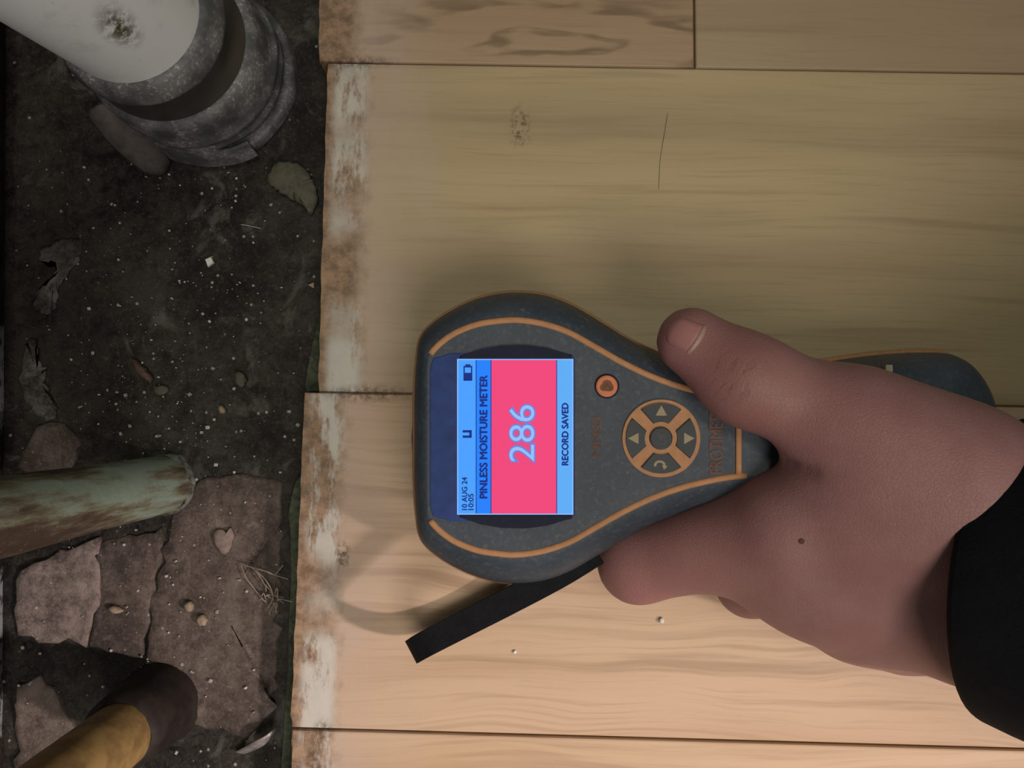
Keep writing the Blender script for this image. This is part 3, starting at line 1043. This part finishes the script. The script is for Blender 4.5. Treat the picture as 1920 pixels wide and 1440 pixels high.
pad = mp('keypad_ring', flat_poly(circ(73, 64), 0.0485, 0.0494, 0.0003), M['orange'], label='round orange keypad surround')
def sector(mid, half_px=8.5, r0=31, r1=66):
    pts = []
    a_o = math.radians(45) - math.asin((half_px + 3) / r1)
    a_i = math.radians(45) - math.asin((half_px + 1) / r0)
    for k in range(13):
        a = mid - a_o + 2 * a_o * k / 12
        pts.append((kc[0] + r1 * math.cos(a), kc[1] + r1 * math.sin(a)))
    for k in range(7):
        a = mid + a_i - 2 * a_i * k / 6
        pts.append((kc[0] + r0 * math.cos(a), kc[1] + r0 * math.sin(a)))
    return pts


def symbol(name, pts, parent, z=0.0501):
    o = link(name, flat_poly(pts, z - 0.0002, z, 0), M['symbol'])
    o.parent = parent


for nm, ang in (('up_key', -90), ('right_key', 0), ('left_key', 180), ('back_key', 90)):
    a = math.radians(ang)
    k = mp('key', flat_poly(sector(a), 0.049, 0.04995, 0.0002), M['key'], label={'up_key': 'key with an upward triangle', 'right_key': 'key with a right-pointing triangle', 'left_key': 'key with a left-pointing triangle', 'back_key': 'key with a curved return arrow'}[nm])
    if nm != 'back_key':
        cx, cy = kc[0] + 51 * math.cos(a), kc[1] + 51 * math.sin(a)
        tri = []
        for da, r in ((0, 11.5), (math.radians(128), 13.5), (math.radians(-128), 13.5)):
            tri.append((cx + r * math.cos(a + da), cy + r * math.sin(a + da)))
        symbol('triangle_symbol', tri, k)
    else:
        cx, cy = kc[0] - 3, kc[1] + 50
        pts = []
        for q in range(11):
            t_ = math.radians(-200 + 215 * q / 10)
            pts.append((cx + 11 * math.cos(t_), cy + 9 * math.sin(t_)))
        for q in range(11):
            t_ = math.radians(15 - 215 * q / 10)
            pts.append((cx + 6.2 * math.cos(t_), cy + 4.6 * math.sin(t_)))
        symbol('return_symbol', pts, k)
        symbol('arrow_head', [(cx + 4, cy), (cx + 15, cy + 2), (cx + 8, cy + 9)], k, 0.05012)
ok = mp('key', flat_poly(circ(21.5, 32), 0.049, 0.0501, 0.0003), M['key'], label='round centre key')
o = link('key_text', writing('OK', 1231, 1249, 834, 810, 0.05014, bold=0.0001), M['faint_key'])
o.parent = ok
rb = mp('record_button', flat_poly(circ(20.5, 32, 0, (1138, 724)), 0.0484, 0.0499, 0.0004), M['red_button'], label='round orange button')
wear = []
for k in range(24):
    a = 2 * math.pi * k / 24
    rr = 12.5 + 1.6 * math.sin(a * 3) + random.uniform(-0.8, 0.8)
    wear.append((1138 + rr * math.cos(a), 724 + rr * 0.85 * math.sin(a)))
o = link('worn_symbol', flat_poly(wear, 0.0497, 0.04995, 0), M['button_wear'])
o.parent = rb
mp('button_rim', flat_poly(circ(23.5, 32, 0, (1138, 724)), 0.0484, 0.0490, 0.0002), M['dark_recess'])
mp('model_text', writing('MMS3', 1111, 1127, 856, 782, 0.0489, 0.00006, bold=0.00010), M['faint_print'])
mp('brand_text', writing('PROTIMETER', 1330, 1355, 888, 752, 0.0489, 0.0001, bold=0.00012), M['faint_print'])
# recessed strip round the brand lettering, darker base of the handle
# wrist strap: a webbing loop that stands on edge and folds back at its far end
A0 = F(1120, 1040, 0.020)
tipp = F(772, 1222, 0.046)
ctrl = [F(1118, 1034, 0.038), F(1050, 1076, 0.036), F(960, 1124, 0.0335), F(870, 1170, 0.0305), F(800, 1206, 0.027),
        F(774, 1221, 0.0205), F(784, 1216, 0.0130), F(815, 1200, 0.0085), F(880, 1165, 0.0062), F(960, 1124, 0.0068), F(1040, 1080, 0.0095), F(1110, 1040, 0.0140)]
pth = catmull(ctrl, 8)
dirv = (F(1115, 1036, 0.03) - F(772, 1222, 0.03)).normalized()
sidev = Vector((-dirv.y, dirv.x, 0))
vs, fs = ribbon(pth, 0.0072, 0.0011, lambda i, t: sidev)
mp('wrist_strap', mesh_from(vs, fs), M['webbing'], label='black webbing wrist strap folded in a loop')


# ------------------------------------------------------------------ the hand: one blended surface from tapered limbs
def surface_nets(vol, org, h):
    nx, ny, nz = vol.shape
    s = vol < 0
    c = np.zeros((nx - 1, ny - 1, nz - 1), int)
    acc = np.zeros((nx - 1, ny - 1, nz - 1, 3))
    corners = [(0, 0, 0), (1, 0, 0), (0, 1, 0), (1, 1, 0), (0, 0, 1), (1, 0, 1), (0, 1, 1), (1, 1, 1)]
    sl = lambda A, k: A[k[0]:nx - 1 + k[0], k[1]:ny - 1 + k[1], k[2]:nz - 1 + k[2]]
    for a in range(8):
        for ax in range(3):
            if corners[a][ax]:
                continue
            kb = list(corners[a])
            kb[ax] = 1
            va, vb = sl(vol, corners[a]), sl(vol, kb)
            m = (va < 0) != (vb < 0)
            t = np.where(m, va / np.where(m, va - vb, 1), 0)
            for q in range(3):
                acc[..., q] += np.where(m, corners[a][q] + (t if q == ax else 0), 0)
            c += m
    act = c > 0
    idx = -np.ones(act.shape, int)
    idx[act] = np.arange(act.sum())
    ijk = np.argwhere(act)
    V = (ijk + acc[act] / c[act][:, None]) * h + org
    Fc = []
    for ax in range(3):
        d1, d2 = [q for q in range(3) if q != ax]
        sh = [slice(1, nx - 1), slice(1, ny - 1), slice(1, nz - 1)]
        lo, hi = list(sh), list(sh)
        lo[ax] = slice(0, vol.shape[ax] - 1)
        hi[ax] = slice(1, vol.shape[ax])
        m = s[tuple(lo)] != s[tuple(hi)]
        base = np.argwhere(m)
        for q in range(3):
            if q != ax:
                base[:, q] += 1
        def g(o1, o2):
            b2 = base.copy()
            b2[:, d1] -= o1
            b2[:, d2] -= o2
            return idx[b2[:, 0], b2[:, 1], b2[:, 2]]
        Fc.append(np.stack([g(0, 0), g(1, 0), g(1, 1), g(0, 1)], 1))
    return V, np.concatenate(Fc)


def smin(a, b, k):
    h = np.clip(0.5 + 0.5 * (b - a) / k, 0, 1)
    return b + (a - b) * h - k * h * (1 - h)


def P3(px, py, z):
    return np.array(F(px, py, z))


HS = 0.0011
lo_ = np.array([0.012, -0.098, -0.002])
hi_ = np.array([0.205, 0.045, 0.100])
nn = np.ceil((hi_ - lo_) / HS).astype(int)
gx, gy, gz = [lo_[i] + HS * np.arange(nn[i]) for i in range(3)]
X, Y, Z = np.meshgrid(gx, gy, gz, indexing='ij')


def cone(a, b, ra, rb):
    ab = b - a
    L = ab @ ab
    t = np.clip(((X - a[0]) * ab[0] + (Y - a[1]) * ab[1] + (Z - a[2]) * ab[2]) / L, 0, 1)
    return np.sqrt((X - a[0] - t * ab[0]) ** 2 + (Y - a[1] - t * ab[1]) ** 2 + (Z - a[2] - t * ab[2]) ** 2) - (ra + (rb - ra) * t)


def chain(pts, rs, k=0.004):
    d = None
    for i in range(len(pts) - 1):
        e = cone(pts[i], pts[i + 1], rs[i], rs[i + 1])
        d = e if d is None else smin(d, e, k)
    return d


mm_ = 0.001
# joints: pixel and height of each joint's centre
WR = [P3(1905, 1000, 0.046), P3(1885, 1070, 0.056), P3(1850, 1138, 0.053)]      # radial, middle and ulnar side of the wrist
ADIR = np.array([0.80, -0.10, 0.34])
ARM = [w_ + ADIR * 0.07 for w_ in WR]
MCP = [P3(1478, 990, 0.049), P3(1530, 1075, 0.043), P3(1605, 1130, 0.034), P3(1690, 1165, 0.027)]
palm = chain([MCP[0], WR[0] * 0.4 + WR[1] * 0.6], [13 * mm_, 18 * mm_])
for a, b, ra, rb in ((MCP[1], WR[1], 13, 18), (MCP[2], WR[1] * .4 + WR[2] * .6, 12.5, 17), (MCP[3], WR[2], 12, 17), (MCP[0], MCP[1], 12.5, 12.5), (MCP[1], MCP[2], 12.5, 12.5), (MCP[2], MCP[3], 12, 12)):
    palm = smin(palm, cone(a, b, ra * mm_, rb * mm_), 0.010)
for a, b in zip(WR, ARM):
    palm = smin(palm, cone(a, b, 17 * mm_, 17 * mm_), 0.012)
# heel of the thumb and the web
CMC = P3(1790, 915, 0.0650)
TMP = P3(1590, 795, 0.0610)
TIP_ = P3(1400, 712, 0.0600)
TEND = P3(1296, 640, 0.0565)
palm = smin(palm, cone(WR[0], CMC, 17 * mm_, 16 * mm_), 0.014)
palm = smin(palm, cone(CMC, TMP, 16 * mm_, 12.6 * mm_), 0.012)
palm = smin(palm, cone(P3(1640, 850, 0.0600), P3(1720, 960, 0.0570), 12 * mm_, 14 * mm_), 0.014)
palm = smin(palm, cone(P3(1650, 860, 0.0625), P3(1830, 980, 0.054), 13.5 * mm_, 15 * mm_), 0.014)
palm = smin(palm, cone(P3(1360, 1035, 0.036), MCP[1], 10.5 * mm_, 12 * mm_), 0.012)
palm = smin(palm, cone(P3(1665, 880, 0.060), P3(1590, 960, 0.056), 12 * mm_, 12 * mm_), 0.010)
palm = smin(palm, cone(CMC, P3(1620, 970, 0.057), 15 * mm_, 12 * mm_), 0.012)
thumb = chain([TMP, TIP_, TEND], [12.2 * mm_, 10.3 * mm_, 8.5 * mm_], 0.006)
hand = smin(palm, thumb, 0.006)
fingers = [
    ([MCP[0] + np.array([0, 0, -0.002]), P3(1196, 1056, 0.028), P3(1196, 968, 0.0110), P3(1206, 880, 0.0095)], [13, 10.8, 8.6, 7.2]),
    ([MCP[1], P3(1405, 1094, 0.014), P3(1372, 985, 0.0108), P3(1362, 880, 0.0098)], [12, 9.6, 8.4, 7.4]),
    ([MCP[2], P3(1530, 1140, 0.012), P3(1492, 1020, 0.0105), P3(1480, 915, 0.0095)], [11.5, 9.2, 8.0, 7.2]),
    ([MCP[3], P3(1650, 1172, 0.011), P3(1610, 1075, 0.0098), P3(1596, 1000, 0.0090)], [10.5, 8.2, 7.4, 6.6])]
for pts, rs in fingers:
    hand = smin(hand, chain(pts, [r * mm_ for r in rs], 0.003), 0.0045)
# knuckles, tendons, creases
def ball(c, r):
    return np.sqrt((X - c[0]) ** 2 + (Y - c[1]) ** 2 + (Z - c[2]) ** 2) - r
hand = smin(hand, ball(MCP[0] + np.array([0, 0.001, 0.0045]), 9.5 * mm_), 0.006)
hand = smin(hand, ball(MCP[1] + np.array([0, 0.0, 0.004]), 9.5 * mm_), 0.006)
def carve(a, b, r, k=0.0022):
    global hand
    hand = -smin(-hand, cone(a, b, r, r), k)
def on_back(px, py, lift=0.0):
    """the point of the hand's surface seen at a pixel"""
    o0 = np.array(CAMPOS)
    dv = np.array(F(px, py, 0.0)) - o0
    best = None
    for t in np.linspace(0.5, 1.0, 400):
        q = o0 + dv * t
        i = np.round((q - lo_) / HS).astype(int)
        if (i < 0).any() or (i >= nn).any():
            continue
        if hand[i[0], i[1], i[2]] < 0:
            best = q
            break
    return best if best is None else best + np.array([0, 0, lift])


def crease(p, q, r=0.0011, up=0.0002):
    a, b = on_back(*p), on_back(*q)
    if a is not None and b is not None:
        u = np.array([0, 0, up])
        carve(a + u, b + u, r)


crease((1470, 862), (1520, 885), 0.0010, 0.0004)
V, Q = surface_nets(hand, lo_, HS)
tris_me = bpy.data.meshes.new('hand')
tris_me.from_pydata(V.tolist(), [], Q.tolist())
bm = bmesh.new()
bm.from_mesh(tris_me)
bmesh.ops.recalc_face_normals(bm, faces=bm.faces)
for _ in range(3):
    bmesh.ops.smooth_vert(bm, verts=bm.verts, factor=0.5, use_axis_x=True, use_axis_y=True, use_axis_z=True)
bm.to_mesh(tris_me)
hand_bvh = BVHTree.FromBMesh(bm)
bm.free()
tris_me.polygons.foreach_set('use_smooth', [True] * len(tris_me.polygons))


def skin_material():
    t = NT('skin')
    p = t.pos()
    n = t.noise(p, 55, 4, 0.6)
    n2 = t.noise(p, 900, 4, 0.65)
    c = t.mix(t.ramp(n, 0.36, 0.66), (0.305, 0.148, 0.139), (0.340, 0.180, 0.168))
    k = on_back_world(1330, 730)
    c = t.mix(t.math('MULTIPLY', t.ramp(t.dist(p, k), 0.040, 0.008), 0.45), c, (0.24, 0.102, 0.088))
    k = on_back_world(1190, 1070)
    c = t.mix(t.math('MULTIPLY', t.ramp(t.dist(p, k), 0.045, 0.010), 0.40), c, (0.335, 0.145, 0.136))
    # folds across the thumb's knuckle
    k = on_back_world(1376, 712)
    ax = Vector(TIP_ - TEND).normalized()
    dn = t.node('ShaderNodeVectorMath', operation='DOT_PRODUCT')
    sb = t.node('ShaderNodeVectorMath', operation='SUBTRACT')
    t.put(sb.inputs[0], p)
    sb.inputs[1].default_value = k
    t.put(dn.inputs[0], sb.outputs[0])
    dn.inputs[1].default_value = ax
    sdist = t.math('MULTIPLY_ADD', t.math('SUBTRACT', t.noise(p, 170, 3), 0.5), 0.007, dn.outputs['Value'])
    fold = t.ramp(t.math('SINE', t.math('MULTIPLY', sdist, 2100.0)), 0.2, 1.0)
    fold = t.math('MULTIPLY', fold, t.math('MULTIPLY', t.ramp(t.dist(p, k), 0.0085, 0.003), t.ramp(t.noise(p, 260, 2), 0.38, 0.55)))
    c = t.mix(t.math('MULTIPLY', fold, 0.28), c, (0.13, 0.052, 0.043))
    v = t.node('ShaderNodeTexVoronoi', feature='DISTANCE_TO_EDGE')
    t.put(v.inputs['Vector'], p)
    v.inputs['Scale'].default_value = 950
    pores = t.math('MULTIPLY', t.math('ADD', t.ramp(v.outputs['Distance'], 0.0, 0.12), n2), 0.3)
    t.bump(t.math('SUBTRACT', pores, t.math('MULTIPLY', fold, 0.7)), 0.35, 0.0004)
    t.b.inputs['Subsurface Weight'].default_value = 0.25
    t.b.inputs['Subsurface Radius'].default_value = (1.0, 0.35, 0.2)
    t.b.inputs['Subsurface Scale'].default_value = 0.0025
    return t.base(c, 0.52, 0.35)


def on_back_world(px, py):
    d = (F(px, py, 0.0) - CAMPOS).normalized()
    hit = hand_bvh.ray_cast(CAMPOS, d)
    return hit[0] if hit[0] is not None else F(px, py, 0.05)


M['skin'] = skin_material()
M['nail'] = simple('thumb_nail', (0.375, 0.170, 0.160), 0.45, 0.5, 0.05, 300)
M['lunula'] = simple('pale_nail_base', (0.37, 0.212, 0.192), 0.45, 0.5, 0.05, 300)
M['mole'] = simple('mole', (0.12, 0.050, 0.044), 0.6, 0.3, 0.1)
M['sleeve'] = simple('black_jersey', (0.0050, 0.0055, 0.0075), 0.85, 0.2, 0.3, 1500, 0.4)
wpos = F(1600, 1000, 0.0)
person = empty('person', (wpos.x, wpos.y, 0.0))
tag(person, 'left hand in a black sleeve gripping the handheld meter, thumb on its edge', 'person')
ho = keep_world(link('hand', tris_me, M['skin']), person)


def decal(name, grid, lift, mat, polar=False):
    """a thin patch that follows the skin; grid: rows of pixel points"""
    vs, fs = [], []
    R_, C_ = len(grid), len(grid[0])
    for i, row in enumerate(grid):
        for j, (x, y) in enumerate(row):
            d = (F(x, y, 0.0) - CAMPOS).normalized()
            hit = hand_bvh.ray_cast(CAMPOS, d)
            q = hit[0] if hit[0] is not None else None
            edge = (i == R_ - 1 or j in (0, C_ - 1) or i == 0) if not polar else i == R_ - 1
            if q is None:
                near = hand_bvh.find_nearest(F(x, y, 0.055))
                q, nrm = near[0], near[1]
            else:
                nrm = hit[1]
            vs.append(q + nrm * (lift if not edge else -0.00015))
    for i in range(R_ - 1):
        for j in range(C_ - 1):
            k = i * C_ + j
            fs.append((k, k + 1, k + C_ + 1, k + C_))
    return keep_world(link(name, mesh_from(vs, fs, True), mat), person)


# thumb nail: from the cuticle (right) to the free edge (left)
def nail_grid(f0, f1, n=9, m=11):
    cut = [(1292, 666), (1327, 610)]       # cuticle ends (lower, upper)
    tip = [(1249, 642), (1276, 594)]       # free edge ends
    rows = []
    for i in range(n):
        f = f0 + (f1 - f0) * i / (n - 1)
        row = []
        for j in range(m):
            g = j / (m - 1)
            bow = math.sin(g * math.pi)
            a = Vector(cut[0]).lerp(Vector(cut[1]), g) + Vector((9, 4)) * bow * 0.6
            b = Vector(tip[0]).lerp(Vector(tip[1]), g) + Vector((-11, -6)) * bow
            q = a.lerp(b, f)
            row.append((q.x, q.y))
        rows.append(row)
    return rows


decal('thumb_nail', nail_grid(0.0, 1.0), 0.00060, M['nail'])
decal('nail_base', nail_grid(0.0, 0.20, 5), 0.00068, M['lunula'])
rows = []
for i in range(7):
    rows.append([(1503 + 6.0 * (i / 6) * math.cos(j * math.pi / 8), 1015 + 5.5 * (i / 6) * math.sin(j * math.pi / 8)) for j in range(17)])
decal('mole', rows, 0.0003, M['mole'], True)

# the sleeve
ctr = [(F(1935, 1085, 0.058), 0.0365), (F(1975, 1097, 0.061), 0.0395), (F(2050, 1120, 0.068), 0.041)]
c0 = F(1908, 1052, 0.062)
adir = Vector((0.69, -0.12, 0.71)).normalized()
sx = Vector((0, 0, 1)).cross(adir).normalized()         # across the arm
sz = adir.cross(sx)
rings = []
prof = [(0.006, 0.90), (0.000, 0.95), (-0.0012, 0.985), (0.0, 1.0), (0.006, 1.02), (0.03, 1.06), (0.07, 1.10), (0.14, 1.2), (0.30, 1.4)]
for d, s in prof:
    ring_ = []
    for k in range(56):
        a = 2 * math.pi * k / 56
        r = 0.0380 * s
        wob = 1 + 0.015 * noise.noise(Vector((math.cos(a) * 2, math.sin(a) * 2, d * 30)))
        p = c0 + adir * d + sx * math.cos(a) * r * wob * (0.90 if math.cos(a) > 0 else 1.0) + sz * math.sin(a) * r * 0.90 * wob
        lean = 0.004 * math.sin(a) * max(0.0, 1 - d / 0.10)
        ring_.append(p - adir * lean)
    rings.append(ring_)
vs, fs = loft(rings, False, True)
keep_world(link('sleeve', mesh_from(vs, fs, True), M['sleeve']), person)
